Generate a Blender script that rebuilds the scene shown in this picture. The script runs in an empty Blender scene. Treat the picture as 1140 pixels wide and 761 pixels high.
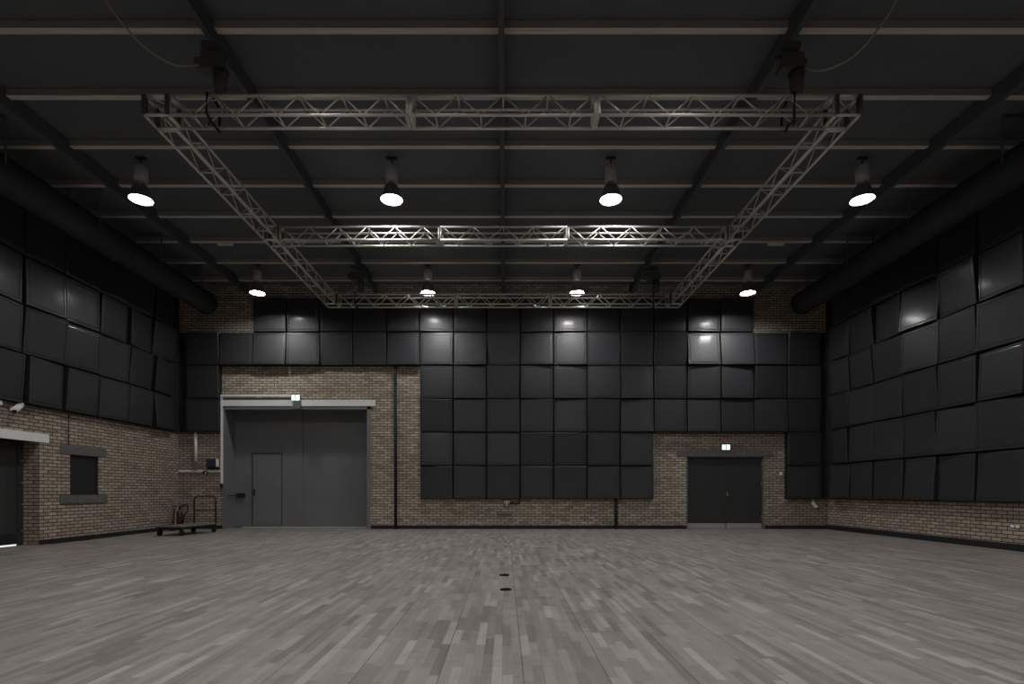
import bpy, bmesh, math, random
from mathutils import Vector, Matrix
random.seed(11)
S = bpy.context.scene
C = S.collection
F = 585.0            # focal length in pixels of the 1140 px wide frame
EYE = 1.11
YB = 15.64           # back wall
XL, XR = -9.71, 9.57
YF = -7.0
ZC = 7.265            # ceiling deck
PI = math.pi

# ------------------------------------------------------------------ materials
def mat(name, col, rough=0.6, metal=0.0, spec=0.5, emit=None, strength=0.0):
    m = bpy.data.materials.new(name); m.use_nodes = True
    b = m.node_tree.nodes['Principled BSDF']
    b.inputs['Base Color'].default_value = (*col, 1)
    b.inputs['Roughness'].default_value = rough
    b.inputs['Metallic'].default_value = metal
    b.inputs['Specular IOR Level'].default_value = spec
    if emit:
        b.inputs['Emission Color'].default_value = (*emit, 1)
        b.inputs['Emission Strength'].default_value = strength
    return m

def N(m, t, **kw):
    n = m.node_tree.nodes.new(t)
    for k, v in kw.items(): setattr(n, k, v)
    return n
def L(m, a, b): m.node_tree.links.new(a, b)
def math_node(m, op, a, b=None):
    n = N(m, 'ShaderNodeMath', operation=op)
    for i, v in enumerate((a, b)):
        if v is None: continue
        if isinstance(v, (int, float)): n.inputs[i].default_value = v
        else: L(m, v, n.inputs[i])
    return n.outputs[0]
def mixc(m, fac, a, b, blend='MIX'):
    n = N(m, 'ShaderNodeMix', data_type='RGBA', blend_type=blend)
    for i, v in ((0, fac), (6, a), (7, b)):
        if isinstance(v, (int, float)): n.inputs[i].default_value = v
        elif isinstance(v, tuple): n.inputs[i].default_value = (*v, 1)
        else: L(m, v, n.inputs[i])
    return n.outputs[2]
def noise(m, vec, scale, detail=3, rough=.6):
    n = N(m, 'ShaderNodeTexNoise'); L(m, vec, n.inputs['Vector'])
    n.inputs['Scale'].default_value = scale; n.inputs['Detail'].default_value = detail
    n.inputs['Roughness'].default_value = rough
    return n.outputs['Fac']
def ramp(m, fac, stops):
    n = N(m, 'ShaderNodeValToRGB'); L(m, fac, n.inputs[0])
    e = n.color_ramp.elements
    while len(e) < len(stops): e.new(.5)
    for k, (p, c) in enumerate(stops):
        e[k].position = p; e[k].color = (c[0], c[1], c[2], 1)
    return n.outputs[0]
def bump(m, h, strength, dist):
    n = N(m, 'ShaderNodeBump'); L(m, h, n.inputs['Height'])
    n.inputs['Strength'].default_value = strength; n.inputs['Distance'].default_value = dist
    L(m, n.outputs[0], m.node_tree.nodes['Principled BSDF'].inputs['Normal'])

def brick_mat(name, tint):
    m = mat(name, (.3, .26, .2), .85, spec=.25)
    b = m.node_tree.nodes['Principled BSDF']
    g = N(m, 'ShaderNodeNewGeometry')
    sp = N(m, 'ShaderNodeSeparateXYZ'); L(m, g.outputs['Position'], sp.inputs[0])
    u = math_node(m, 'ADD', sp.outputs[0], sp.outputs[1])
    cb = N(m, 'ShaderNodeCombineXYZ'); L(m, u, cb.inputs[0]); L(m, sp.outputs[2], cb.inputs[1])
    br = N(m, 'ShaderNodeTexBrick'); L(m, cb.outputs[0], br.inputs['Vector'])
    br.offset = .5
    br.inputs['Color1'].default_value = (0, 0, 0, 1); br.inputs['Color2'].default_value = (1, 1, 1, 1)
    br.inputs['Mortar'].default_value = (.5, .5, .5, 1)
    br.inputs['Scale'].default_value = 1; br.inputs['Mortar Size'].default_value = .0095
    br.inputs['Mortar Smooth'].default_value = .2
    br.inputs['Brick Width'].default_value = .225; br.inputs['Row Height'].default_value = .0745
    t = tint
    c = ramp(m, br.outputs['Color'], [(0, (.27*t[0], .222*t[1], .18*t[2])), (.35, (.44*t[0], .38*t[1], .31*t[2])),
                                      (.7, (.57*t[0], .51*t[1], .42*t[2])), (1, (.70*t[0], .635*t[1], .53*t[2]))])
    # weathering blotches and per-area warmth of the bricks themselves
    n1 = noise(m, cb.outputs[0], .55, 4)
    c = mixc(m, ramp(m, n1, [(.40, (0, 0, 0)), (.66, (.6, .6, .6))]), c, mixc(m, .5, c, (.21, .15, .12)))
    # redder, duller bricks towards the two ends of the long wall
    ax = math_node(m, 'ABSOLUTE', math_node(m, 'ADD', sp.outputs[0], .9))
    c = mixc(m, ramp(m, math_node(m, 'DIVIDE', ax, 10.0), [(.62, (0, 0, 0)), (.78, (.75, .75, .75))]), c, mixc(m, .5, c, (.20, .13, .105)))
    n2 = noise(m, cb.outputs[0], 9, 4)
    c = mixc(m, .35, c, ramp(m, n2, [(.3, (.20, .17, .145)), (.7, (.62, .57, .48))]))
    c = mixc(m, br.outputs['Fac'], c, (.055, .046, .037))
    L(m, c, b.inputs['Base Color'])
    bump(m, math_node(m, 'SUBTRACT', 1.0, br.outputs['Fac']), .7, .012)
    return m

M = {}
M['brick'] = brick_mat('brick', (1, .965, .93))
M['brick_side'] = brick_mat('brick_side', (1.0, .925, .885))

def floor_mat():
    m = mat('floor_planks', (.3, .3, .3), .5, spec=.35)
    b = m.node_tree.nodes['Principled BSDF']
    g = N(m, 'ShaderNodeNewGeometry')
    sp = N(m, 'ShaderNodeSeparateXYZ'); L(m, g.outputs['Position'], sp.inputs[0])
    W = .0635
    xs = math_node(m, 'DIVIDE', math_node(m, 'ADD', sp.outputs[0], 40.02), W)
    row = math_node(m, 'FLOOR', xs)
    fx = math_node(m, 'FRACT', xs)
    wn = N(m, 'ShaderNodeTexWhiteNoise', noise_dimensions='1D'); L(m, row, wn.inputs['W'])
    r1 = wn.outputs['Value']
    ln = math_node(m, 'ADD', math_node(m, 'MULTIPLY', r1, .35), .36)
    ys = math_node(m, 'ADD', math_node(m, 'DIVIDE', math_node(m, 'ADD', sp.outputs[1], 50.0), ln), math_node(m, 'MULTIPLY', r1, 37.7))
    cell = math_node(m, 'FLOOR', ys); fy = math_node(m, 'FRACT', ys)
    cc = N(m, 'ShaderNodeCombineXYZ'); L(m, row, cc.inputs[0]); L(m, cell, cc.inputs[1])
    wn2 = N(m, 'ShaderNodeTexWhiteNoise', noise_dimensions='2D'); L(m, cc.outputs[0], wn2.inputs['Vector'])
    r2 = wn2.outputs['Value']
    c = ramp(m, r2, [(0, (.125, .110, .100)), (.15, (.195, .176, .163)), (.5, (.258, .238, .223)), (.85, (.322, .303, .288)), (1, (.46, .442, .428))])
    # grain along the plank
    cg = N(m, 'ShaderNodeCombineXYZ')
    L(m, math_node(m, 'MULTIPLY', sp.outputs[0], 38.0), cg.inputs[0])
    L(m, math_node(m, 'ADD', math_node(m, 'MULTIPLY', sp.outputs[1], 2.2), math_node(m, 'MULTIPLY', r2, 90.0)), cg.inputs[1])
    gr = noise(m, cg.outputs[0], 1.0, 4, .65)
    c = mixc(m, .33, c, ramp(m, gr, [(.28, (.17, .152, .138)), (.72, (.37, .348, .332))]))
    # worn and stained zones
    big = noise(m, sp.outputs[0] and g.outputs['Position'], .42, 5, .62)
    c = mixc(m, ramp(m, big, [(.40, (0, 0, 0)), (.68, (.55, .55, .55))]), c, mixc(m, .5, c, (.20, .155, .135)))
    sm = noise(m, g.outputs['Position'], 2.3, 5, .7)
    c = mixc(m, ramp(m, sm, [(.52, (0, 0, 0)), (.75, (.4, .4, .4))]), c, (.18, .165, .15))
    # seams: hairline between all strips, wider every fourth
    d = math_node(m, 'MINIMUM', fx, math_node(m, 'SUBTRACT', 1.0, fx))
    thin = math_node(m, 'LESS_THAN', d, .012)
    x4 = math_node(m, 'DIVIDE', xs, 8.0); f4 = math_node(m, 'FRACT', x4)
    d4 = math_node(m, 'MINIMUM', f4, math_node(m, 'SUBTRACT', 1.0, f4))
    wide = math_node(m, 'LESS_THAN', d4, .0058)
    x2 = math_node(m, 'FRACT', math_node(m, 'DIVIDE', xs, 2.0))
    mid = math_node(m, 'LESS_THAN', math_node(m, 'MINIMUM', x2, math_node(m, 'SUBTRACT', 1.0, x2)), .0095)
    ey = math_node(m, 'MULTIPLY', math_node(m, 'MINIMUM', fy, math_node(m, 'SUBTRACT', 1.0, fy)), ln)
    endj = math_node(m, 'LESS_THAN', ey, .0022)
    seam = math_node(m, 'MAXIMUM', math_node(m, 'MAXIMUM', math_node(m, 'MULTIPLY', thin, .16), math_node(m, 'MULTIPLY', mid, .45)), math_node(m, 'MAXIMUM', math_node(m, 'MULTIPLY', wide, .85), math_node(m, 'MULTIPLY', endj, .45)))
    c = mixc(m, seam, c, (.05, .044, .04))
    L(m, c, b.inputs['Base Color'])
    L(m, ramp(m, sm, [(.3, (.34, .34, .34)), (.7, (.52, .52, .52))]), b.inputs['Roughness'])
    bump(m, math_node(m, 'SUBTRACT', gr, seam), .12, .002)
    return m
M['floor'] = floor_mat()

def ceiling_mat():
    m = mat('ceiling_deck', (.10, .10, .10), .9, spec=.1)
    b = m.node_tree.nodes['Principled BSDF']
    g = N(m, 'ShaderNodeNewGeometry')
    sp = N(m, 'ShaderNodeSeparateXYZ'); L(m, g.outputs['Position'], sp.inputs[0])
    f = math_node(m, 'FRACT', math_node(m, 'DIVIDE', math_node(m, 'ADD', sp.outputs[0], 30.0), .6))
    s = math_node(m, 'LESS_THAN', f, .025)
    n = noise(m, g.outputs['Position'], .8, 3)
    c = mixc(m, n, (.108, .116, .126), (.136, .145, .157))
    L(m, mixc(m, math_node(m, 'MULTIPLY', s, .25), c, (.16, .165, .18)), b.inputs['Base Color'])
    return m
M['deck'] = ceiling_mat()
M['rafter'] = mat('rafter_black', (.092, .097, .106), .7, spec=.2)

def purlin_mat():
    m = mat('purlin_timber', (.4, .37, .34), .75, spec=.2)
    b = m.node_tree.nodes['Principled BSDF']
    g = N(m, 'ShaderNodeNewGeometry')
    mp = N(m, 'ShaderNodeMapping'); L(m, g.outputs['Position'], mp.inputs['Vector']); mp.inputs['Scale'].default_value = (.9, 30, 30)
    n = noise(m, mp.outputs[0], 1.0, 4)
    L(m, ramp(m, n, [(.3, (.46, .43, .405)), (.7, (.64, .605, .575))]), b.inputs['Base Color'])
    return m
M['purlin'] = purlin_mat()
M['purlin_side'] = mat('purlin_darker_side', (.29, .275, .265), .8, spec=.2)  # purlin sides get a darker colour than the underside

def panel_mat(name, lo, hi, rough):
    m = mat(name, lo, rough, spec=.5)
    b = m.node_tree.nodes['Principled BSDF']
    oi = N(m, 'ShaderNodeObjectInfo')
    c = mixc(m, oi.outputs['Random'], lo, hi)
    L(m, c, b.inputs['Base Color'])
    g = N(m, 'ShaderNodeNewGeometry')
    n = noise(m, g.outputs['Position'], 3.0, 4)
    L(m, ramp(m, n, [(.3, (rough-.04,)*3), (.7, (rough+.05,)*3)]), b.inputs['Roughness'])
    b.inputs['Coat Weight'].default_value = .17; b.inputs['Coat Roughness'].default_value = .15
    return m
M['panel_face'] = panel_mat('panel_face', (.027, .0275, .0295), (.037, .038, .0455), .46)
M['panel_frame'] = panel_mat('panel_frame', (.030, .0305, .032), (.038, .039, .044), .42)
M['backing'] = mat('backing_black', (.024, .024, .025), .8, spec=.2)
M['alu'] = mat('truss_aluminium', (.66, .645, .615), .45, .55)
M['alu_dark'] = mat('truss_plate', (.20, .20, .21), .5, 1.0)
M['black'] = mat('black_metal', (.022, .022, .024), .65, spec=.2)
M['door_black'] = mat('door_black', (.040, .040, .041), .6, spec=.3)
M['duct'] = mat('duct_dark', (.036, .037, .040), .65, spec=.3)
M['duct_cap'] = mat('duct_cap', (.03, .03, .03), .8, spec=.2)
M['lampbody'] = mat('lamp_body', (.42, .42, .45), .5, .0)
M['bell'] = mat('lamp_bell', (.17, .17, .18), .35, .3)
M['ring'] = mat('lamp_ring', (.75, .75, .77), .25, 1.0)
M['lens'] = mat('lamp_lens', (.9, .9, .9), .4, emit=(1.0, .985, .955), strength=195)
def noisy(name, a, b_, rough, scale=4, spec=.4, metal=0):
    m = mat(name, a, rough, metal, spec)
    g = N(m, 'ShaderNodeNewGeometry')
    n = noise(m, g.outputs['Position'], scale, 5)
    L(m, mixc(m, ramp(m, n, [(.32, (0, 0, 0)), (.68, (1, 1, 1))]), a, b_), m.node_tree.nodes['Principled BSDF'].inputs['Base Color'])
    return m
M['gate'] = noisy('gate_grey', (.150, .154, .162), (.178, .182, .190), .5, 1.6)
M['gate_frame'] = noisy('gate_frame', (.165, .172, .192), (.19, .197, .215), .42, 2)
M['white_paint'] = noisy('white_painted_steel', (.80, .80, .80), (.86, .86, .86), .5, 5)
M['white'] = mat('white_plastic', (.86, .86, .85), .5)
M['concrete'] = noisy('grey_concrete', (.105, .105, .10), (.165, .163, .158), .85, 14, .2)
M['kick'] = mat('kick_plate', (.36, .355, .35), .45, .0)
M['chrome'] = mat('chrome', (.8, .8, .8), .25, 1)
M['glass_dark'] = mat('dark_glass', (.030, .030, .032), .25, spec=.3)
M['threshold'] = mat('threshold_strip', (.62, .62, .6), .4, .5)
M['gap_light'] = mat('light_under_door', (.9, .9, .9), .5, emit=(1, .98, .95), strength=.85)
M['exit_white'] = mat('exit_lit_face', (.9, .95, .93), .5, emit=(.93, 1, .97), strength=1.5)
M['exit_green'] = mat('exit_green', (.05, .5, .35), .5, emit=(.08, .70, .46), strength=.75)
M['grey_plastic'] = mat('grey_plastic', (.16, .16, .165), .5)
M['red'] = mat('red_paint', (.05, .015, .016), .4)
M['deck_wood'] = noisy('cart_deck', (.115, .105, .09), (.16, .145, .125), .7, 6)
M['rubber'] = mat('rubber', (.02, .02, .02), .8, spec=.2)
M['blue_box'] = mat('dark_blue_box', (.030, .036, .048), .4)
M['strip_light'] = mat('pale_housing', (.62, .6, .57), .5)
M['socket_black'] = mat('socket_black', (.010, .012, .011), .9, spec=.05)
M['hoist'] = mat('hoist_black', (.075, .077, .082), .5)
M['patch'] = mat('dull_patch', (.13, .13, .105), .7)

# ------------------------------------------------------------------ mesh helpers
def bx(bm, x0, x1, y0, y1, z0, z1):
    vs = [bm.verts.new(p) for p in ((x0, y0, z0), (x1, y0, z0), (x1, y1, z0), (x0, y1, z0), (x0, y0, z1), (x1, y0, z1), (x1, y1, z1), (x0, y1, z1))]
    for f in ((0, 3, 2, 1), (4, 5, 6, 7), (0, 1, 5, 4), (1, 2, 6, 5), (2, 3, 7, 6), (3, 0, 4, 7)):
        bm.faces.new([vs[i] for i in f])
def tube(bm, pts, r, seg=8, caps=True):
    pts = [Vector(p) for p in pts]
    rings = []
    for i, p in enumerate(pts):
        d = (pts[min(i+1, len(pts)-1)] - pts[max(i-1, 0)]).normalized()
        up = Vector((0, 0, 1)) if abs(d.z) < .95 else Vector((0, 1, 0))
        a = d.cross(up).normalized(); b = d.cross(a).normalized()
        rr = r[i] if isinstance(r, (list, tuple)) else r
        rings.append([bm.verts.new(p + a*math.cos(2*PI*k/seg)*rr + b*math.sin(2*PI*k/seg)*rr) for k in range(seg)])
    for i in range(len(rings)-1):
        for k in range(seg):
            f = bm.faces.new((rings[i][k], rings[i][(k+1) % seg], rings[i+1][(k+1) % seg], rings[i+1][k])); f.smooth = True
    if caps:
        bm.faces.new(rings[0]); bm.faces.new(rings[-1])
def lathe(bm, prof, cx=0, cy=0, seg=28, cap_a=True, cap_b=True):
    rings = [[bm.verts.new((cx+r*math.cos(2*PI*k/seg), cy+r*math.sin(2*PI*k/seg), z)) for k in range(seg)] for r, z in prof]
    for i in range(len(rings)-1):
        for k in range(seg):
            f = bm.faces.new((rings[i][k], rings[i][(k+1) % seg], rings[i+1][(k+1) % seg], rings[i+1][k])); f.smooth = True
    if cap_a: bm.faces.new(rings[0])
    if cap_b: bm.faces.new(rings[-1])
def obj(name, bm, m, parent=None, bevel=0, loc=None):
    bmesh.ops.recalc_face_normals(bm, faces=bm.faces)
    me = bpy.data.meshes.new(name); bm.to_mesh(me); bm.free()
    me.materials.append(M[m] if isinstance(m, str) else m)
    o = bpy.data.objects.new(name, me); C.objects.link(o)
    if parent: o.parent = parent
    if loc: o.location = loc
    if bevel:
        mo = o.modifiers.new('bevel', 'BEVEL'); mo.width = bevel; mo.segments = 2; mo.limit_method = 'ANGLE'
    return o
def box(name, b, m, parent=None, bevel=0):
    bm = bmesh.new(); bx(bm, *b); return obj(name, bm, m, parent, bevel)
def cyl(name, pts, r, m, parent=None, seg=12):
    bm = bmesh.new(); tube(bm, pts, r, seg); return obj(name, bm, m, parent)
def tag(o, label, cat, group=None):
    o['label'] = label; o['category'] = cat
    if group: o['group'] = group
    return o
def struct(o, label=None, cat=None):
    o['kind'] = 'structure'
    if label: o['label'] = label
    if cat: o['category'] = cat
    return o
def empty(name, loc=(0, 0, 0)):
    o = bpy.data.objects.new(name, None); C.objects.link(o); o.location = loc; o.empty_display_size = .2
    return o
def copy_tree(o, parent=None):
    c = o.copy(); C.objects.link(c)
    if parent: c.parent = parent
    for ch in list(o.children): copy_tree(ch, c)
    return c
def px(x, y): return (x-562)*y/F              # lateral metre position seen at column x, at distance y
def pz(v, y): return EYE+(547-v)*y/F

# ------------------------------------------------------------------ room shell
def wall_with_holes(name, m, u0, u1, holes, thick, place):
    """wall in (u, z); holes = (ua, ub, za, zb); place(u, t, z) -> point, t = depth behind the face"""
    us = sorted({u0, u1, *[h[0] for h in holes], *[h[1] for h in holes]})
    zs = sorted({0, ZC, *[h[2] for h in holes], *[h[3] for h in holes]})
    inh = lambda u, z: any(h[0] < u < h[1] and h[2] < z < h[3] for h in holes)
    bm = bmesh.new()
    def quad(*p): bm.faces.new([bm.verts.new(place(*q)) for q in p])
    for a, b in zip(us, us[1:]):
        for c, d in zip(zs, zs[1:]):
            if inh((a+b)/2, (c+d)/2): continue
            quad((a, 0, c), (b, 0, c), (b, 0, d), (a, 0, d))
            quad((a, thick, c), (a, thick, d), (b, thick, d), (b, thick, c))
    for h in holes:
        a, b, c, d = h
        quad((a, 0, c), (a, 0, d), (a, thick, d), (a, thick, c))
        quad((b, 0, c), (b, thick, c), (b, thick, d), (b, 0, d))
        quad((a, 0, d), (b, 0, d), (b, thick, d), (a, thick, d))
        if c > 0: quad((a, 0, c), (a, thick, c), (b, thick, c), (b, 0, c))
    quad((u0, 0, 0), (u0, thick, 0), (u0, thick, ZC), (u0, 0, ZC))
    quad((u1, 0, 0), (u1, 0, ZC), (u1, thick, ZC), (u1, thick, 0))
    quad((u0, 0, ZC), (u0, thick, ZC), (u1, thick, ZC), (u1, 0, ZC))
    bmesh.ops.remove_doubles(bm, verts=bm.verts, dist=1e-4)
    return obj(name, bm, m)

struct(box('floor', (XL-.9, XR+.5, YF-.3, YB+1.3, -.2, 0), 'floor'), 'worn grey-brown wooden plank floor running away from the camera', 'floor')
struct(box('ceiling', (XL-.6, XR+.5, YF-.3, YB+.9, ZC, ZC+.2), 'deck'), 'black painted roof deck above the timber purlins', 'ceiling')

GX0, GX1, GZ = px(248.5, YB), px(412.5, YB), pz(451.5, YB)
DX0, DX1, DZ = px(764.5, YB), px(850.5, YB), pz(507.5, YB)
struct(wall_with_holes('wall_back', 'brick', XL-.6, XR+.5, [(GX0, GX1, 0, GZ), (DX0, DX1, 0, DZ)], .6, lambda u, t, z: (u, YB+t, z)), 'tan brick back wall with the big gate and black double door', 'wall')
WY0, WY1, WZ0, WZ1 = 11.74, 12.57, 1.035, 1.94
LY0, LY1, LZ = 8.9, 10.96, 2.14
struct(wall_with_holes('wall_left', 'brick_side', YF, YB, [(LY0, LY1, 0, LZ), (WY0, WY1, WZ0, WZ1)], .4, lambda u, t, z: (XL-t, u, z)), 'tan brick side wall with the small dark window', 'wall')
struct(box('wall_right', (XR, XR+.4, YF, YB, 0, ZC), 'brick_side'), 'brick side wall opposite the window, mostly under black panels', 'wall')
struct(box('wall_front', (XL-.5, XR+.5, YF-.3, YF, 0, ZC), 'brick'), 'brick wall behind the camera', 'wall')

def base(name, parts):
    bm = bmesh.new()
    for p in parts: bx(bm, *p)
    return struct(obj(name, bm, 'black'), 'black skirting along the foot of the brick wall', 'baseboard')
base('baseboard_back', [(XL, GX0-.02, YB-.03, YB, 0, .11), (GX1+.02, DX0-.02, YB-.03, YB, 0, .11), (DX1+.02, XR, YB-.03, YB, 0, .11)])
base('baseboard_left', [(XL, XL+.03, LY1, YB-.03, 0, .10), (XL, XL+.03, YF, LY0, 0, .10)])
base('baseboard_right', [(XR-.03, XR, YF, YB-.03, 0, .13)])

# roof timbers
for k in range(-9, 8):
    y = 6.859+1.168*k
    if y < YF+.3: continue
    if k < 0 and k != -1: continue
    o = struct(box('trim_%d' % (k+2), (XL, XR, y, y+.10, 7.16, ZC), 'purlin', bevel=.004), 'timber purlin with paler underside and darker sides crossing the ceiling', 'beam')
    o.data.materials.append(M['purlin_side'])
    for f in o.data.polygons:
        if f.normal.z > -.5: f.material_index = 1
for i, x in enumerate((-7.66, -3.83, -.045, 3.74, 7.47)):
    struct(box('trim_%d' % (i+20), (x-.036, x+.036, YF, YB, 6.985, ZC-.02), 'rafter'), 'black rafter running from front to back under the purlins', 'beam')

# ------------------------------------------------------------------ acoustic panels
def make_panel(name, P, u, n, w, hw, hh, ta, tb, d0=.125):
    """P centre on the backing, u along the wall, n into the room, w up; ta, tb tilt slopes"""
    root = empty(name, P)
    def pt(su, sv, inset, lift):
        U, V = su*(hw-inset), sv*(hh-inset)
        d = d0 + ta*U + tb*V + lift
        return u*U + w*V + n*d
    def flat(su, sv, inset, d): return u*su*(hw-inset) + w*sv*(hh-inset) + n*d
    cs = ((-1, -1), (1, -1), (1, 1), (-1, 1))
    bm = bmesh.new()
    rings = [[bm.verts.new(flat(a, b, .02, 0)) for a, b in cs],
             [bm.verts.new(pt(a, b, .0, -.012)) for a, b in cs],
             [bm.verts.new(pt(a, b, .012, 0)) for a, b in cs],
             [bm.verts.new(pt(a, b, .05, 0)) for a, b in cs],
             [bm.verts.new(pt(a, b, .054, -.014)) for a, b in cs]]
    for r, s in zip(rings, rings[1:]):
        for k in range(4): bm.faces.new((r[k], r[(k+1) % 4], s[(k+1) % 4], s[k]))
    bm.faces.new(rings[0]); bm.faces.new(rings[-1])
    obj('frame', bm, 'panel_frame', root)
    bm = bmesh.new()
    r0 = [bm.verts.new(pt(a, b, .054, -.0138)) for a, b in cs]
    r1 = [bm.verts.new(pt(a, b, .057, -.006)) for a, b in cs]
    r2 = [bm.verts.new(pt(a, b, .075, -.003)) for a, b in cs]
    for r, s in ((r0, r1), (r1, r2)):
        for k in range(4): bm.faces.new((r[k], r[(k+1) % 4], s[(k+1) % 4], s[k]))
    bm.faces.new(r0); bm.faces.new(r2)
    obj('face', bm, 'panel_face', root)
    return root

ORD = ['first', 'second', 'third', 'fourth', 'fifth', 'sixth', 'seventh', 'eighth', 'ninth', 'tenth', 'eleventh', 'twelfth', 'thirteenth', 'fourteenth', 'fifteenth',
       'sixteenth', 'seventeenth', 'eighteenth', 'nineteenth']
PITCH = .985
Z0 = .889
BK = .05
cells = []
rows = {5: range(-5, 10), 4: range(-7, 12), 3: [-7]+list(range(0, 12)), 2: [-7]+list(range(0, 12)), 1: list(range(0, 7))+[11], 0: list(range(0, 7))+[11]}
XK = px(467, 15.42)
# tilts read off the photograph: upward-leaning panels catch the lamps
TB = {(4, -6): .05, (4, -5): .12, (4, -4): .06, (4, -1): .07, (4, 0): .08, (4, 1): .06, (4, 3): .12, (5, -4): -.05, (4, 4): .085, (4, 8): .155, (4, 9): .12, (4, 10): .10,
      (4, -7): -.08, (4, -3): -.07, (4, -2): -.06, (4, 2): -.10, (4, 5): -.08, (4, 6): -.11, (4, 7): -.12, (4, 11): -.08,
      (5, 0): -.01, (5, 4): .02, (5, 8): .02, (5, -5): -.04, (5, 9): -.05, (5, 5): -.05, (5, 1): -.05, (5, 7): -.05, (5, 3): -.06,
      (3, 2): -.08, (3, 5): .02, (2, 7): .05, (1, 3): -.09, (1, 4): -.07, (2, 5): -.08, (2, 0): -.08, (3, 3): -.02, (3, 1): .05, (3, 4): .04}
TA = {(4, 3): .06, (4, -4): -.04, (4, 8): -.03, (4, -1): .05, (4, 9): .05, (4, 10): -.05}
for n, ks in rows.items():
    for k in ks:
        x = XK+(k+.5)*PITCH; z = Z0+(n+.5)*PITCH
        ta = TA.get((n, k), random.uniform(-.07, .07)); tb = -TB.get((n, k), random.uniform(-.07, .07))
        o = make_panel('acoustic_panel', Vector((x, YB-BK, z)), Vector((1, 0, 0)), Vector((0, -1, 0)), Vector((0, 0, 1)), .476, .476, ta, tb)
        r = 'top row' if n == 5 else ('bottom row' if n == 0 else ORD[5-n]+' row from top')
        tag(o, 'black acoustic panel on back wall, %s, %s column from gate corner' % (r, ORD[k+7]), 'acoustic panel', 'tilted acoustic panels on the back wall')
def backing(name, rects, label):
    bm = bmesh.new()
    for r in rects: bx(bm, *r)
    return struct(obj(name, bm, 'backing'), label, 'panel backing')
kx = lambda k: XK+k*PITCH
rz = lambda n: Z0+n*PITCH
backing('trim_31', [(kx(a), kx(b), YB-BK, YB, rz(c), rz(d)) for a, b, c, d in
        ((-5, 10, 5, 6), (-7, 12, 4, 5), (-7, -6, 2, 4), (0, 12, 2, 4), (0, 7, 0, 2), (11, 12, 0, 2))]
        + [(XL+.06, kx(-7), YB-BK, YB, rz(2), rz(5)), (kx(12), XR-.06, YB-BK, YB, rz(0), rz(5))], 'black backing board behind the panels of the back wall')
# window-side wall
LP, LS = .955, 15.25
for j in range(7):
    for n in range(2, 6):
        y = LS-(j+.5)*LP; z = Z0+(n+.5)*PITCH
        o = make_panel('acoustic_panel', Vector((XL+BK, y, z)), Vector((0, 1, 0)), Vector((1, 0, 0)), Vector((0, 0, 1)), LP/2-.03, .470,
                       random.uniform(-.13, .13), random.uniform(-.08, .10))
        r = {5: 'top row', 4: 'second row from top', 3: 'third row from top', 2: 'bottom row'}[n]
        tag(o, 'black acoustic panel on window wall, %s, %s column from back corner' % (r, ORD[j]), 'acoustic panel', 'tilted acoustic panels on the window wall')
backing('trim_32', [(XL, XL+BK, LS-7*LP, YB-.06, rz(2), rz(6))], 'black backing board behind the panels of the window wall')
RP, RS = .977, 14.38
for j in range(8):
    for n in range(0, 6):
        a = LS-.05 if j == 0 else RS-(j-1)*RP
        b = RS-j*RP
        z = Z0+.02+(n+.5)*PITCH
        o = make_panel('acoustic_panel', Vector((XR-BK, (a+b)/2, z)), Vector((0, -1, 0)), Vector((-1, 0, 0)), Vector((0, 0, 1)), (a-b)/2-.018, .474,
                       *((-.137, -.10) if (j, n) == (3, 4) else (random.uniform(-.11, .11), random.uniform(-.08, .10))))
        r = 'top row' if n == 5 else ('bottom row' if n == 0 else ORD[5-n]+' row from top')
        tag(o, 'black acoustic panel on wall opposite window, %s, %s column from back corner' % (r, ORD[j]), 'acoustic panel', 'tilted acoustic panels opposite the window')
backing('trim_33', [(XR-BK, XR, RS-7*RP, YB-.06, rz(0)+.02, rz(6)+.02)], 'black backing board behind the panels opposite the window')

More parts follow.
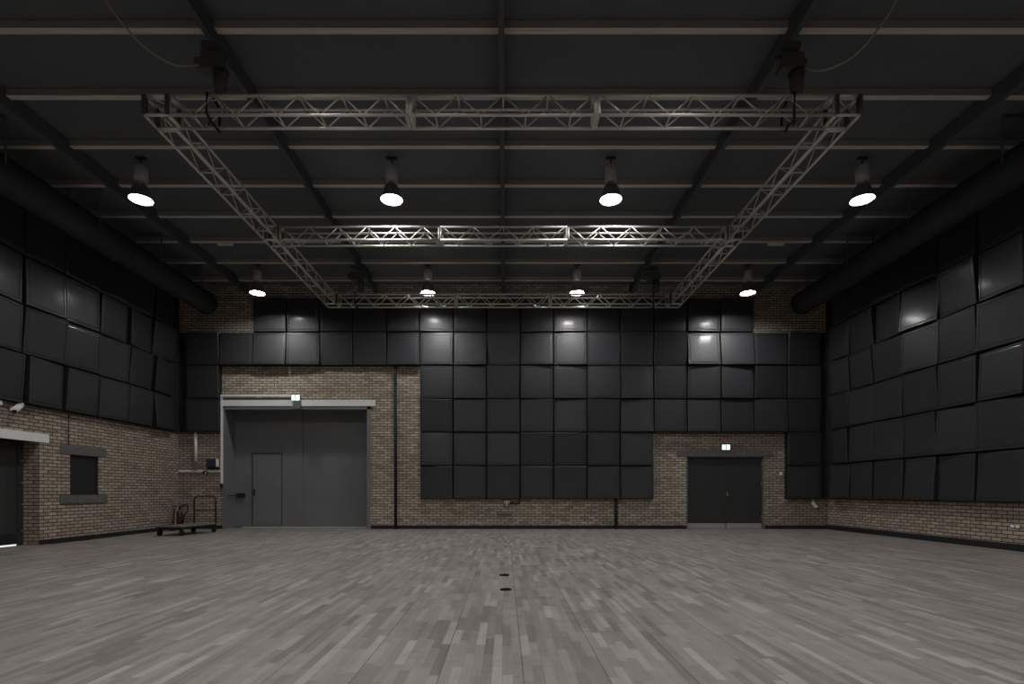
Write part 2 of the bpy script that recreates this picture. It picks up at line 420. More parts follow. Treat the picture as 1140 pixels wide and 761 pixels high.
# ------------------------------------------------------------------ lighting truss
s = .25
Y1, Y2, Y3 = 6.77, 10.126, 13.58
ZT0 = 5.96; ZT1 = ZT0+s
TX0, TX1 = -4.64, 4.57
rig = tag(empty('lighting_truss', (0, Y2, ZT0)), 'large rectangular aluminium box truss frame hung level below the black ceiling', 'truss')
RO = Vector((0, Y2, ZT0))
def section(p0, p1, a):
    """box truss from p0 to p1 (lower chord line), a = horizontal cross direction * s"""
    p0, p1, a = Vector(p0)-RO, Vector(p1)-RO, Vector(a)
    d = (p1-p0); Ln = d.length; d.normalize(); up = Vector((0, 0, s))
    r = empty('truss_section'); r.parent = rig
    for o0 in (Vector(), a, up, a+up):
        cyl('chord', (p0+o0, p1+o0), .0205, 'alu', r, 12)
    bm = bmesh.new()
    e = .05; n = max(2, round((Ln-2*e)/.285)); st = (Ln-2*e)/n
    for o0 in (Vector(), a):
        for k in range(n):
            q0 = p0+d*(e+k*st)+o0; q1 = p0+d*(e+(k+1)*st)+o0
            if k % 2 == 0: q0 = q0+up
            else: q1 = q1+up
            tube(bm, (q0, q1), .0095, 6)
    for k in range(n+1):
        q = p0+d*(e+k*st)+(up if k % 2 == 0 else Vector())
        tube(bm, (q, q+a), .0115, 6)
    obj('lattice', bm, 'alu', r)
    for q in (p0+d*.02, p1-d*.02):
        bm = bmesh.new()
        c = [q, q+a, q+a+up, q+up]
        for i in range(4): tube(bm, (c[i], c[(i+1) % 4]), .017, 8)
        an = a.normalized()
        for o0, ax in ((Vector(), an), (a, an)):
            # vertical end plates
            m0 = q+o0
            vs = []
            for zz in (0, s):
                for du in (-.022, .022):
                    for dv in (-.008, .008):
                        vs.append(bm.verts.new(m0+d*du+ax*dv+Vector((0, 0, zz))))
            for f in ((0, 1, 3, 2), (4, 6, 7, 5), (0, 4, 5, 1), (2, 3, 7, 6), (0, 2, 6, 4), (1, 5, 7, 3)):
                bm.faces.new([vs[i] for i in f])
        obj('end_frame', bm, 'alu', r)
def block(x0, x1, y0, y1, diag):
    r = empty('corner_block'); r.parent = rig
    P = lambda x, y, z: Vector((x, y, z))-RO
    cs = [(x0, y0), (x1, y0), (x1, y1), (x0, y1)]
    for z in (ZT0, ZT1):
        bm = bmesh.new()
        for i in range(4): tube(bm, (P(*cs[i], z), P(*cs[(i+1) % 4], z)), .0205, 10)
        obj('block_frame', bm, 'alu', r)
    for (x, y) in cs:
        b = bmesh.new()
        q = P(x, y, 0)
        bx(b, q.x-.028, q.x+.028, q.y-.028, q.y+.028, ZT0-RO.z-.005, ZT1-RO.z+.005)
        obj('corner_post', b, 'alu_dark', r, .004)
    bm = bmesh.new()
    if diag:
        tube(bm, (P(x0 if diag > 0 else x1, y0, ZT1), P(x1 if diag > 0 else x0, y0, ZT0)), .0095, 6)
        xo = x0 if diag > 0 else x1
        tube(bm, (P(xo, y0, ZT0), P(xo, y1, ZT1)), .0095, 6)
    tube(bm, (P(x0, y0, ZT1), P(x1, y1, ZT1)), .0095, 6)
    obj('lattice', bm, 'alu', r)
W_ = .30
ix0, ix1 = TX0+s, TX1-s
bxl, bxr = TX0+W_, TX1-W_
for (yy, j0, j1) in ((Y1, px(455.5, Y1), px(665, Y1)), (Y3, px(507, Y3), px(613, Y3))):
    a = (0, s, 0)
    section((bxl, yy, ZT0), (j0-.0, yy, ZT0), a); section((j0, yy, ZT0), (j1, yy, ZT0), a); section((j1, yy, ZT0), (bxr, yy, ZT0), a)
    block(TX0, bxl, yy, yy+s, 1); block(bxr, TX1, yy, yy+s, -1)
j0, j1 = px(490, Y2), px(631.5, Y2)
a = (0, s, 0)
section((ix0+.04, Y2, ZT0), (j0, Y2, ZT0), a); section((j0, Y2, ZT0), (j1, Y2, ZT0), a); section((j1, Y2, ZT0), (ix1-.04, Y2, ZT0), a)
for x0, x1 in ((TX0, ix0), (ix1, TX1)):
    block(x0, x1, Y2, Y2+s, 0)
    section((x0, Y1+s+.03, ZT0), (x0, Y2, ZT0), (s, 0, 0)); section((x0, Y2+s, ZT0), (x0, Y3, ZT0), (s, 0, 0))

# chain hoists that carry the frame
def hoist(x, y, label):
    r = tag(empty('chain_hoist', (x, y, 6.20)), label, 'chain hoist', 'chain hoists carrying the truss')
    bm = bmesh.new(); bx(bm, -.13, .17, -.09, .09, .40, .62); tube(bm, ((-.22, 0, .51), (-.13, 0, .51)), .085, 14); tube(bm, ((.17, 0, .51), (.22, 0, .51)), .07, 14)
    obj('motor_body', bm, 'hoist', r, .012)
    bm = bmesh.new(); tube(bm, ((0, 0, .62), (0, 0, .72)), .012, 8); bx(bm, -.14, .14, -.05, .05, .70, .785)
    obj('beam_clamp', bm, 'hoist', r)
    bm = bmesh.new(); lathe(bm, [(.02, .08), (.075, .12), (.085, .26), (.095, .40)], .1, -.02, 12); obj('chain_bag', bm, 'hoist', r)
    bm = bmesh.new()
    for k in range(8):
        z = .10+k*.038
        if k % 2: bx(bm, -.004, .004, -.012, .012, z, z+.04)
        else: bx(bm, -.012, .012, -.004, .004, z, z+.04)
    obj('chain', bm, 'chrome', r)
    bm = bmesh.new(); tube(bm, [(.03*math.sin(t), 0, .075+.03*math.cos(t)) for t in [i*.45 for i in range(11)]], .009, 6); obj('hook', bm, 'chrome', r)
    bm = bmesh.new()
    q = .03
    tube(bm, [(0, 0, .07), (0, -s/2-q, .02), (-.01, -s/2-q, -s+.02), (.02, -s/2+.02, -s-.05), (.0, 0, -s-.03), (.02, s/2-.02, -s-.05), (-.01, s/2+q, -s+.02), (0, s/2+q, .02), (0, 0, .07)], .018, 8)
    tube(bm, [(.02, -s/2+.02, -s-.05), (.0, -s/2, -s-.12)], .014, 6)
    obj('sling', bm, 'rubber', r)
hoist(-3.82, Y1+s/2, 'black chain hoist over the front truss span, window side')
hoist(3.72, Y1+s/2, 'black chain hoist over the front truss span, double-door side')
hoist(-3.86, Y3+s/2, 'black chain hoist over the back truss span, window side')
hoist(3.84, Y3+s/2, 'black chain hoist over the back truss span, double-door side')
def cable(pts, label):
    # smooth the polyline
    P = [Vector(p) for p in pts]; out = []
    for i in range(len(P)-1):
        p0, p1, p2, p3 = P[max(i-1, 0)], P[i], P[i+1], P[min(i+2, len(P)-1)]
        for t in (0, .2, .4, .6, .8):
            out.append(.5*((2*p1)+(p2-p0)*t+(2*p0-5*p1+4*p2-p3)*t*t+(3*p1-p0-3*p2+p3)*t*t*t))
    out.append(P[-1])
    tag(cyl('hanging_cable', out, .013, M['grey_cable'], None, 8), label, 'cable', 'cables drooping to the truss hoists')
M['grey_cable'] = mat('grey_cable', (.30, .29, .28), .5)
cable([(px(100, 6.1), 6.1, 7.25)]+[(px(x, y), y, pz(v, y)) for x, v, y in ((118, 0, 6.2), (143, 34, 6.35), (167, 57, 6.5), (195, 72, 6.65), (222, 72, 6.85))]+[(-3.95, 6.9, 6.72)], 'thin dark cable drooping from the ceiling at the window-side front hoist')
cable([(px(1012, 6.1), 6.1, 7.25)]+[(px(x, y), y, pz(v, y)) for x, v, y in ((998, 0, 6.2), (975, 36, 6.35), (948, 64, 6.5), (917, 78, 6.65), (893, 76, 6.85))]+[(3.86, 6.9, 6.72)], 'thin dark cable drooping from the ceiling at the door-side front hoist')

# ------------------------------------------------------------------ pendant lamps
def make_lamp():
    r = empty('pendant_lamp')
    bm = bmesh.new(); tube(bm, ((0, 0, .60), (0, 0, .775)), .012, 8); bx(bm, -.09, .09, -.03, .03, .755, .775); obj('suspension_rod', bm, 'black', r)
    bm = bmesh.new(); lathe(bm, [(.095, .318), (.112, .33), (.112, .60), (.10, .612)]); obj('driver_housing', bm, 'lampbody', r)
    bm = bmesh.new(); lathe(bm, [(.055, .27), (.068, .278), (.068, .312), (.055, .32)]); obj('neck_ring', bm, 'ring', r)
    bm = bmesh.new()
    lathe(bm, [(.06, .275), (.10, .262), (.135, .215), (.160, .13), (.186, .045), (.202, .0), (.205, -.008), (.198, -.008), (.196, .002), (.182, .040), (.175, .062), (.05, .16)], 0, 0, 32, False, True)
    obj('bell_reflector', bm, 'bell', r)
    bm = bmesh.new(); lathe(bm, [(.02, .045), (.12, .045), (.176, .050), (.170, .056)], 0, 0, 32); obj('lens', bm, 'lens', r)
    return r
proto = make_lamp(); first = True
lampX = (-6.71, -2.087, 1.955, 6.59)
rowlab = {14.25: 'back row near the panels', 9.69: 'middle row above the centre truss span', 5.13: 'row in front of the truss', .57: 'row overhead', -3.99: 'row at the entrance end'}
collab = ('outermost on the window side', 'second from the window side', 'third from the window side', 'fourth from the window side')
for y, rl in rowlab.items():
    for x, cl in zip(lampX, collab):
        o = proto if first else copy_tree(proto); first = False
        o.location = (x, y, 6.49)
        tag(o, 'lit bell pendant lamp, %s, %s' % (rl, cl), 'pendant lamp', 'bell pendant lamps under the ceiling')

# ------------------------------------------------------------------ ducts
def duct(x, label):
    r = tag(empty('air_duct', (x, 0, 6.46)), label, 'air duct', 'round ducts along the side walls')
    bm = bmesh.new(); tube(bm, [(0, YF+.2+i*1.0, 0) for i in range(22)]+[(0, 14.9, 0)], .305, 36); obj('duct_tube', bm, 'duct', r)
    bm = bmesh.new(); tube(bm, ((0, 14.88, 0), (0, 14.95, 0)), .318, 36); obj('end_cap', bm, 'duct_cap', r)
    for y in (5.2, 7.4, 9.5, 11.6, 13.4):
        bm = bmesh.new(); tube(bm, ((0, y-.03, 0), (0, y+.03, 0)), .314, 36); obj('seam_band', bm, 'duct', r)
    for y in (6.3, 8.6, 10.6, 12.5, 14.2):
        bm = bmesh.new(); bx(bm, -.312, -.304, y-.02, y+.02, 0, .77); bx(bm, .304, .312, y-.02, y+.02, 0, .77); bx(bm, -.312, .312, y-.02, y+.02, .77, .804)
        obj('hanger', bm, 'rafter', r)
duct(-8.48, 'long dark round air duct under the ceiling along the window wall')
duct(8.45, 'long dark round air duct under the ceiling opposite the window wall')

# ------------------------------------------------------------------ emergency strips under a purlin
def strip(x, label):
    r = tag(empty('emergency_light', (x, 12.80, 7.16)), label, 'emergency light', 'strip fittings under the purlin')
    box('housing', (-.20, .20, -.045, .045, -.03, 0), 'strip_light', r, .006)
    box('diffuser', (-.18, .18, -.035, .035, -.055, -.03), 'strip_light', r, .008)
strip(px(250.5, 12.8), 'short pale strip fitting under the purlin, window side of truss')
strip(px(864, 12.8), 'short pale strip fitting under the purlin, double-door side of truss')

# ------------------------------------------------------------------ big gate (door_1)
GY = 16.22
g = struct(empty('door_1', ((GX0+GX1)/2, YB, 0)), 'big grey steel double gate with a small wicket door', 'gate')
GO = Vector(((GX0+GX1)/2, YB, 0))
def rel(b, O): return (b[0]-O.x, b[1]-O.x, b[2]-O.y, b[3]-O.y, b[4]-O.z, b[5]-O.z)
def gbox(name, b, m, parent=g, O=GO, bevel=0): return box(name, rel(b, O), m, parent, bevel)
bm = bmesh.new()
for b in ((GX0-.01, GX0+.05, YB-.03, GY+.05, 0, GZ), (GX1-.10, GX1+.01, YB-.03, YB+.10, 0, GZ), (GX0-.01, GX1+.01, YB-.03, YB+.08, GZ-.11, GZ),
          (GX1-.04, GX1+.01, YB+.1, GY+.05, 0, GZ), (GX0, GX1, YB+.08, GY+.05, GZ-.05, GZ)):
    bx(bm, *rel(b, GO))
obj('gate_frame', bm, 'gate_frame', g)
gm = px(337.3, GY)
l1 = gbox('gate_leaf', (GX0+.05, gm-.008, GY, GY+.06, .03, GZ-.05), 'gate')
l2 = gbox('gate_leaf', (gm+.008, GX1-.04, GY, GY+.06, .03, GZ-.05), 'gate')
wx0, wx1, wz1 = px(281.5, GY), px(313.5, GY), pz(505, GY)
bm = bmesh.new()
for b in ((wx0-.03, wx0, GY-.012, GY, .10, wz1+.03), (wx1, wx1+.018, GY-.008, GY, .10, wz1+.03), (wx0-.03, wx1+.018, GY-.012, GY, wz1, wz1+.035)):
    bx(bm, *rel(b, GO))
obj('wicket_frame', bm, 'door_black', l1)
gbox('wicket_door', (wx0+.012, wx1-.01, GY-.014, GY, .10, wz1-.012), 'gate', l1)
gbox('door_handle', (wx0+.03, wx0+.075, GY-.05, GY-.012, 1.0, 1.19), 'black', l1, GO, .008)
bm = bmesh.new(); Y_ = GY-.05-GO.y; tube(bm, ((GX0+.055-GO.x, .24, .99), (px(266, GY)-GO.x, Y_, .99)), .016, 8); bx(bm, px(264, GY)-GO.x, px(273, GY)-GO.x, Y_-.02, Y_+.06, .94, 1.06)
obj('latch_bar', bm, 'black', l1, .006)
gbox('panel_rib', (px(364, GY), px(407, GY), GY-.006, GY, pz(504.5, GY)-.008, pz(504.5, GY)+.008), 'gate_frame', l2)
gbox('meeting_strip', (gm-.012, gm+.004, GY-.008, GY, .03, 2.3), 'gate_frame', l2)
gbox('track_strip', (GX0+.3, GX1-.05, GY-.07, GY-.02, 0, .03), 'threshold')
lb = gbox('lintel', (px(246.8, YB), px(418, YB), YB-.05, YB, pz(452, YB), pz(445.3, YB)), 'white_paint')
# rain cap and dark gap above the lintel
gbox('lintel_flange', (px(249, YB), px(325, YB), YB-.03, YB, pz(445.3, YB), pz(442.6, YB)), 'grey_plastic')

# exit sign boxes
def exit_sign(x0, x1, v0, v1, y, label, bracket=False):
    r = tag(empty('exit_sign', ((x0+x1)/2, y, pz(v1, y))), label, 'exit sign', 'lit exit signs over the doors')
    w = (x1-x0)/2; h = pz(v0, y)-pz(v1, y)
    box('housing', (-w-.012, w+.012, -.06, 0, -.012, h+.012), 'grey_plastic', r, .006)
    box('lit_face', (-w, w, -.068, -.058, 0, h), 'exit_white', r)
    bm = bmesh.new()
    bx(bm, -.02, .02, -.072, -.066, .01, h-.006)
    obj('green_symbol', bm, 'exit_green', r)
    if bracket: box('bracket', (-w*.75, w+.02, -.06, -.0, -.24, -.012), 'grey_plastic', r)
exit_sign(px(326.5, YB), px(335, YB), 440, 445.7, YB-.05, 'lit green and white exit sign box over the big grey gate', True)
exit_sign(px(803, YB), px(811.5, YB), 495, 500.5, YB, 'lit green and white exit sign over the black double door')

# white trunking round the gate
r = tag(empty('cable_trunking', (-8.398, YB, 0)), 'white cable trunking up beside the big gate and across its lintel', 'trunking')
o = Vector((-8.398, YB, 0))
box('upright_run', rel((o.x-.029, o.x+.029, YB-.07, YB-.002, pz(538, YB), pz(439.5, YB)), o), 'white', r, .005)
box('cross_run', rel((o.x+.032, px(325.8, YB), YB-.095, YB-.05, pz(441.6, YB), pz(439.5, YB)), o), 'white', r, .005)
box('end_box', rel((o.x-.04, o.x+.03, YB-.075, YB-.002, pz(543, YB), pz(538, YB)), o), 'black', r, .005)
r = tag(empty('wall_conduit', (px(218.8, YB), YB, 2.0)), 'white conduit dropping from the panels in the cart corner', 'conduit')
o = Vector((px(218.8, YB), YB, 2.0))
bm = bmesh.new(); tube(bm, ((0, -.04, pz(513.5, YB)-2), (0, -.04, pz(481, YB)-2)), .042, 14); obj('pipe', bm, 'white', r)
box('pipe_socket', rel((o.x-.05, o.x+.045, YB-.10, YB, pz(523, YB), pz(513.5, YB)), o), 'grey_plastic', r, .01)
tag(box('wall_rail', (XL+.02, px(245.5, YB)-.0, YB-.03, YB, pz(525.3, YB), pz(522.9, YB)), 'white', None, .004), 'white horizontal rail trunking low on the wall in the cart corner', 'trunking')
r = tag(empty('control_box', (px(238, YB), YB, pz(522, YB))), 'dark blue wall control box above the white rail beside the gate', 'control box')
zc = pz(522, YB); xc = px(238, YB); o = Vector((xc, YB, zc))
box('enclosure', rel((px(232.3, YB), px(241.5, YB), YB-.14, YB, pz(519.5, YB), pz(511, YB)), o), 'blue_box', r, .01)
box('side_cover', rel((px(242.2, YB), px(244, YB), YB-.10, YB, pz(519.4, YB), pz(510.8, YB)), o), 'white', r, .006)
box('support_tray', rel((px(233, YB), px(244.5, YB), YB-.12, YB, pz(521.5, YB), pz(520, YB)), o), 'black', r)
r = tag(empty('wall_socket', (px(229.5, YB), YB-.03, pz(525.5, YB))), 'small dark red wall socket on the white rail', 'socket')
bm = bmesh.new(); bx(bm, -.045, .06, -.07, 0, -.045, .045); obj('socket_body', bm, 'red', r, .01)
bm = bmesh.new(); tube(bm, ((-.01, -.07, 0), (-.01, -.09, -.01)), .03, 12); obj('flap', bm, 'red', r)
bm = bmesh.new(); bx(bm, .03, .055, -.08, -.07, -.05, .01); obj('plug_label', bm, 'white', r)

# black drain pipes on the back wall
def drain(x, z1, label):
    r = tag(empty('drain_pipe', (x, YB-.07, 0)), label, 'pipe', 'black pipes on the back wall')
    bm = bmesh.new(); tube(bm, ((0, 0, 0), (0, 0, z1)), .045, 16); obj('pipe', bm, 'black', r)
    for z in ([.4, 1.7, 3.0, 4.3] if z1 > 2 else [.45]):
        bm = bmesh.new(); tube(bm, ((0, 0, z-.02), (0, 0, z+.02)), .051, 16); bx(bm, -.02, .02, 0, .07, z-.015, z+.015); obj('pipe_bracket', bm, 'black', r)
drain(px(440.3, YB-.1), Z0+4*PITCH, 'tall black drain pipe on brick beside the big gate')
drain(px(686.2, YB-.1), Z0-.0, 'short black drain pipe below the panels beside the double door')

# ------------------------------------------------------------------ black double door (door_2)
DYf = YB+.10
d = struct(empty('door_2', ((DX0+DX1)/2, YB, 0)), 'black double door with grey kick plates', 'door')
DO = Vector(((DX0+DX1)/2, YB, 0)); xm = px(807.5, DYf)
bm = bmesh.new()
for b in ((DX0, DX0+.03, YB+.0, DYf+.05, 0, DZ), (DX1-.03, DX1, YB+.0, DYf+.05, 0, DZ), (DX0, DX1, YB+.0, DYf+.05, DZ-.03, DZ)): bx(bm, *rel(b, DO))
obj('door_frame', bm, 'concrete', d)
for x0, x1, hx in ((DX0+.03, xm-.004, DX0+.03), (xm+.004, DX1-.03, DX1-.03)):
    lf = gbox('door_leaf', (x0, x1, DYf-.03, DYf+.03, .005, DZ-.03), 'door_black', d, DO)
    gbox('kick_plate', (x0+.01, x1-.01, DYf-.036, DYf-.03, .015, .165), 'kick', lf, DO)
    for z in (.35, 1.35, 1.95): gbox('hinge', (hx-.012, hx+.012, DYf-.045, DYf-.03, z-.05, z+.05), 'kick', lf, DO)
bm = bmesh.new(); bx(bm, xm+.015-DO.x, xm+.05-DO.x, DYf-.045-YB, DYf-.03-YB, .98, 1.13)
tube(bm, ((xm+.03-DO.x, DYf-.075-YB, 1.0), (xm+.13-DO.x, DYf-.075-YB, 1.0)), .011, 8); tube(bm, ((xm+.03-DO.x, DYf-.03-YB, 1.0), (xm+.03-DO.x, DYf-.08-YB, 1.0)), .011, 8)
tube(bm, ((xm+.032-DO.x, DYf-.06-YB, 1.10), (xm+.032-DO.x, DYf-.03-YB, 1.10)), .022, 10)
obj('door_handle', bm, 'chrome', d)
gbox('lintel', (px(753.5, YB), px(860, YB), YB-.02, YB+.1, DZ-.0, pz(500.8, YB)), 'concrete', d, DO)

# ------------------------------------------------------------------ window and door in the side wall
w = struct(empty('window_1', (XL, (WY0+WY1)/2, WZ0)), 'small dark window with grey concrete lintel and sill', 'window')
wo = Vector((XL, (WY0+WY1)/2, WZ0))
box('pane', rel((XL-.07, XL-.05, WY0, WY1, WZ0, WZ1), wo), 'glass_dark', w)
bm = bmesh.new()
for b in ((XL-.08, XL-.03, WY0, WY0+.03, WZ0, WZ1), (XL-.08, XL-.03, WY1-.03, WY1, WZ0, WZ1), (XL-.08, XL-.03, WY0, WY1, WZ0, WZ0+.03), (XL-.08, XL-.03, WY0, WY1, WZ1-.03, WZ1)): bx(bm, *rel(b, wo))
obj('window_frame', bm, 'black', w)
box('lintel', rel((XL-.1, XL+.015, 11.46, 12.80, WZ1, WZ1+.205), wo), 'concrete', w, .006)
box('sill', rel((XL-.1, XL+.03, 11.46, 12.80, WZ0-.185, WZ0), wo), 'concrete', w, .006)
d = struct(empty('door_3', (XL, LY1, 0)), 'black side door in a brick recess under a white lintel', 'door')
o = Vector((XL, LY1, 0))
lf = box('door_leaf', rel((XL-.40, XL-.35, LY0, LY1-.13, .03, LZ), o), 'door_black', d)
box('door_frame', rel((XL-.40, XL-.33, LY1-.13, LY1, 0, LZ), o), 'door_black', d)
for z in (.3, .85, 1.3, 1.75): 
    bm = bmesh.new(); q = Vector((XL-.33, LY1-.06, z))-o; tube(bm, (q, q+Vector((.03, 0, 0))), .018, 8); obj('hinge', bm, 'chrome', d)
box('kick_plate', rel((XL-.352, XL-.345, LY0, LY1-.15, .05, .25), o), 'black', lf)
box('light_gap', rel((XL-.39, XL-.36, LY0, LY1-.13, .0, .03), o), 'gap_light', d)
box('lintel', rel((XL-.38, XL+.02, LY0-.2, 11.18, LZ, LZ+.185), o), 'white_paint', d, .006)

# ------------------------------------------------------------------ platform cart
base_p = Vector((-8.70, 13.22, 0)); u = Vector((.12, .993, 0)); v = Vector((.993, -.12, 0)); LnC, WdC = 1.30, .64
r = tag(empty('platform_cart', base_p), 'dark flat platform cart with tall tube handle parked in the corner by the gate', 'cart')
def P(a, b, z): return u*a+v*b+Vector((0, 0, z))
bm = bmesh.new()
vs = [bm.verts.new(P(a, b, z)) for z in (.215, .25) for a, b in ((-.1, -.04), (LnC, -.04), (LnC, WdC+.04), (-.1, WdC+.04))]
for f in ((0, 3, 2, 1), (4, 5, 6, 7), (0, 1, 5, 4), (1, 2, 6, 5), (2, 3, 7, 6), (3, 0, 4, 7)): bm.faces.new([vs[i] for i in f])
obj('deck', bm, 'deck_wood', r, .01)
bm = bmesh.new()
hp = [P(LnC-.05, 0, .25), P(LnC-.05, 0, .88), P(LnC-.05, .025, .95), P(LnC-.05, .09, .985), P(LnC-.05, WdC-.09, .985), P(LnC-.05, WdC-.025, .95), P(LnC-.05, WdC, .88), P(LnC-.05, WdC, .25)]
tube(bm, hp, .02, 10); tube(bm, (P(LnC-.05, 0, .6), P(LnC-.05, WdC, .6)), .013, 8)
obj('handle', bm, 'black', r)
bm = bmesh.new()
for b in (.0, WdC): tube(bm, (P(0, b, .20), P(LnC-.05, b, .20)), .02, 8)
obj('underframe', bm, 'black', r)
for a, b in ((.0, .02), (.0, WdC-.02), (LnC-.1, .02), (LnC-.1, WdC-.02)):
    c = P(a, b, 0)
    bm = bmesh.new(); tube(bm, (c+Vector((0, 0, .075))-v*.02, c+Vector((0, 0, .075))+v*.02), .075, 16); wl = obj('wheel', bm, 'rubber', r)
    bm = bmesh.new()
    for sg in (-1, 1): tube(bm, (c+Vector((0, 0, .075))+v*.03*sg, c+Vector((0, 0, .2))+v*.03*sg), .010, 6)
    bx(bm, c.x-.05, c.x+.05, c.y-.05, c.y+.05, .19, .215)
    obj('caster_fork', bm, 'black', wl)
# fire extinguisher
r = tag(empty('fire_extinguisher', (px(199.5, 15.2)+.02, 15.2, 0)), 'dark red fire extinguisher standing in the corner behind the cart', 'fire extinguisher')
bm = bmesh.new(); lathe(bm, [(.07, 0), (.085, .015), (.085, .46), (.07, .53), (.035, .575), (.03, .6)], 0, 0, 20); obj('cylinder', bm, 'red', r)
bm = bmesh.new(); lathe(bm, [(.032, .6), (.035, .66), (.02, .68)], 0, 0, 12); bx(bm, -.02, .14, -.014, .014, .67, .69); bx(bm, -.02, .12, -.014, .014, .71, .73); obj('valve_handle', bm, 'black', r)
bm = bmesh.new(); tube(bm, [(.03, 0, .65), (.13, -.02, .72), (.20, -.02, .74), (.255, -.02, .68), (.24, -.02, .58), (.17, -.03, .48), (.12, -.03, .3), (.11, -.03, .14)], .017, 10); obj('hose', bm, 'rubber', r)
# slim black gas bottle-like stand next to it: a folded floor stand
r = tag(empty('folded_stand', (-9.42, 14.9, 0)), 'folded black stand leaning in the corner beside the fire extinguisher', 'stand')
bm = bmesh.new(); tube(bm, ((0, 0, .04), (.03, .03, .62)), .022, 8); obj('pole', bm, 'black', r)
bm = bmesh.new(); tube(bm, [(.03+.05*math.cos(t), .03, .66+.05*math.sin(t)) for t in [i*PI/6 for i in range(13)]], .012, 6); obj('ring_grip', bm, 'black', r)
bm = bmesh.new(); bx(bm, -.09, .09, -.05, .05, 0, .05); obj('foot', bm, 'black', r)

# ------------------------------------------------------------------ cameras, sensors, sockets
def bullet(y, label, ang):
    r = tag(empty('security_camera', (XL, y, 2.685)), label, 'camera', 'white cameras under the panels')
    bm = bmesh.new(); tube(bm, ((0, 0, .06), (.02, 0, .06)), .045, 14); tube(bm, ((.02, 0, .06), (.10, 0, .05)), .014, 8); obj('bracket', bm, 'white', r)
    bm = bmesh.new()
    dv = Vector((.35, -math.cos(ang), -math.sin(ang))).normalized(); c = Vector((.13, .0, .06))
    tube(bm, (c-dv*.19, c+dv*.15), .042, 16); obj('camera_body', bm, 'white', r)
    bm = bmesh.new(); tube(bm, (c+dv*.15, c+dv*.175), .036, 14); obj('lens', bm, 'black', r)
    bm = bmesh.new()
    sd = dv.cross(Vector((0, 0, 1))).normalized(); upv = sd.cross(dv)
    vs = [bm.verts.new(c+dv*a+sd*b+upv*h) for h in (.046, .054) for a, b in ((-.17, -.045), (.19, -.045), (.19, .045), (-.17, .045))]
    for f in ((0, 3, 2, 1), (4, 5, 6, 7), (0, 1, 5, 4), (1, 2, 6, 5), (2, 3, 7, 6), (3, 0, 4, 7)): bm.faces.new([vs[i] for i in f])
    obj('sunshield', bm, 'white', r)
bullet(10.34, 'white bullet camera angled under the panels above the side door lintel', .55)
bullet(9.87, 'white bullet camera above the side door, the one away from the window', .3)
r = tag(empty('wall_sensor', (px(869, YB), YB, pz(527, YB))), 'small white sensor on brick beside the black double door', 'sensor')
box('sensor_body', (-.04, .03, -.07, 0, -.05, .05), 'white', r, .012)
box('sensor_arm', (.03, .09, -.05, -.02, -.03, .0), 'black', r)
xs_, zs_ = px(904.8, YB), pz(561, YB)
r = tag(empty('security_camera', (xs_, YB, zs_)), 'small white camera hanging below the panels by the far corner', 'camera', 'white cameras under the panels')
bm = bmesh.new(); tube(bm, ((-.01, -.03, .155), (-.01, -.03, .04)), .035, 12); bx(bm, -.05, .03, -.03, 0, .10, .155); obj('bracket', bm, 'white', r)
bm = bmesh.new(); tube(bm, ((-.03, -.04, .05), (.05, -.13, -.11)), .05, 14); obj('camera_body', bm, 'white', r)
bm = bmesh.new(); tube(bm, ((.05, -.13, -.11), (.06, -.14, -.13)), .042, 14); obj('lens', bm, 'black', r)
xs_, zs_ = px(564, YB), pz(560, YB)
r = tag(empty('junction_box', (xs_, YB, zs_)), 'small grey junction box with cable just below the centre panels', 'socket')
box('box_body', (-.10, .10, -.07, 0, -.09, .09), 'grey_plastic', r, .012)
box('cover_rib', (-.015, .015, -.08, -.07, -.08, .08), 'white', r)
for sx in (-1, 1): box('socket_cover', (sx*.055-.03, sx*.055+.03, -.082, -.07, .01, .07), 'chrome', r, .006)
cyl('cable_tail', [(.08, -.05, -.02), (.17, -.05, .02), (.26, -.05, -.02), (.36, -.05, .0), (.40, -.05, .1)], .022, 'black', r, 8)
tag(box('wall_plate', (px(553.5, YB), px(569.5, YB), YB-.015, YB, pz(574.8, YB), pz(571, YB)), 'patch', None, .004), 'dull brown cover plate set in the brick below the junction box', 'plate')
r = tag(empty('socket_outlet', (XR, px(1, 1) and 9.84, .46)), 'small white socket plate low on the brick opposite the window', 'socket')
box('back_plate', (-.015, 0, -.11, .11, -.035, .035), 'grey_plastic', r, .004)
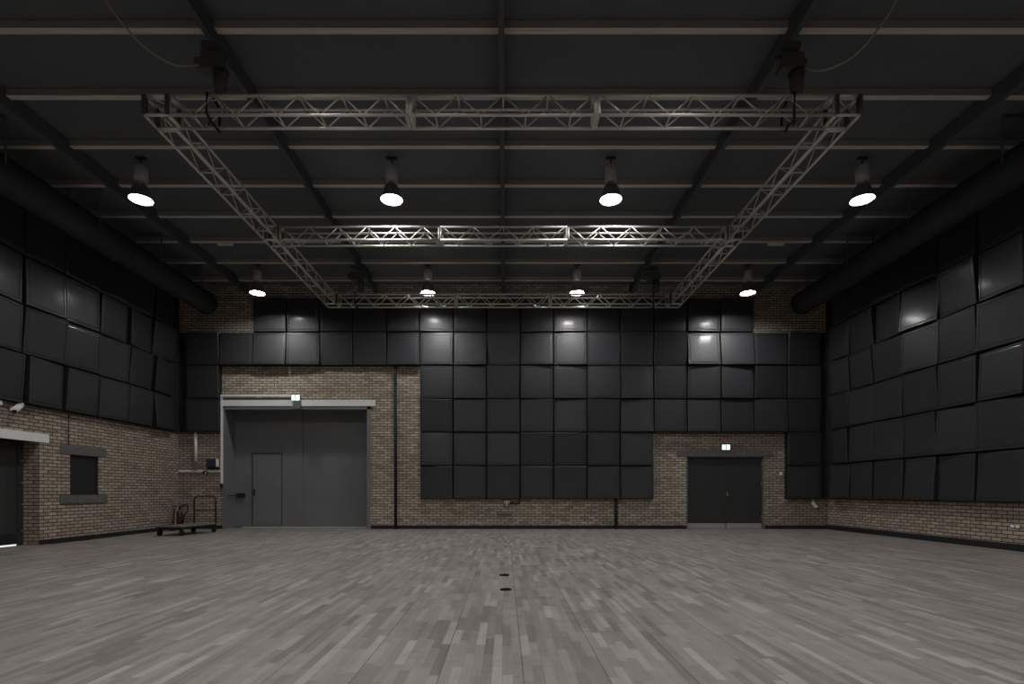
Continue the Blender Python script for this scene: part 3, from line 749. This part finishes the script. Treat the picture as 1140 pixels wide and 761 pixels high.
for sy in (-1, 1): box('outlet_face', (-.022, -.014, sy*.05-.038, sy*.05+.038, -.025, .025), 'white', r, .004)
# vertical trunk seam on the window wall just right of the side door
tag(cyl('wall_cable', ((XL+.012, 11.68, WZ1+.205), (XL+.012, 11.68, 2.84)), .008, 'rubber', None, 8), 'thin dark cable running up the brick above the small window', 'cable')
tag(cyl('floor_cable', [(XL+.10, 11.1, .02), (XL+.09, 11.7, .02), (XL+.14, 12.1, .02), (XL+.09, 12.5, .02), (XL+.06, 13.2, .02)], .018, 'rubber', None, 8), 'black cable lying along the foot of the window wall', 'cable')
# floor boxes
def floor_box(x, y, rad, label):
    r = tag(empty('floor_box', (x, y, 0)), label, 'floor box', 'round floor boxes in the middle of the floor')
    bm = bmesh.new(); lathe(bm, [(rad, 0), (rad, .006), (rad*.93, .010), (rad*.80, .010), (rad*.78, .004)], 0, 0, 28); obj('rim', bm, 'socket_black', r)
    bm = bmesh.new(); lathe(bm, [(rad*.77, .004), (rad*.76, .007)], 0, 0, 28); bx(bm, -.02, .02, -rad*.3, -rad*.2, .007, .010); obj('lid', bm, 'socket_black', r)
floor_box(px(561.5, 6.98), 6.98, .070, 'black round floor box in the planks, the one deeper into the hall')
floor_box(px(563, 5.95), 5.95, .066, 'black round floor box in the planks, the one closer to the camera')

# ------------------------------------------------------------------ camera, world, colour
cam = bpy.data.cameras.new('camera'); co = bpy.data.objects.new('camera', cam); C.objects.link(co)
co.location = (0, 0, EYE); co.rotation_euler = (PI/2, 0, 0)
cam.sensor_width = 36; cam.lens = 36*F/1140
cam.shift_x = (570-562)/1140; cam.shift_y = (547-380.5)/1140
cam.clip_start = .05
S.camera = co
wd = bpy.data.worlds.new('world'); S.world = wd; wd.use_nodes = True
wd.node_tree.nodes['Background'].inputs[0].default_value = (.01, .01, .011, 1)
S.view_settings.view_transform = 'Standard'; S.view_settings.look = 'None'
S.view_settings.exposure = 0.0; S.view_settings.gamma = 1.0
S.view_settings.use_curve_mapping = False
S.cycles.max_bounces = 8; S.cycles.diffuse_bounces = 5
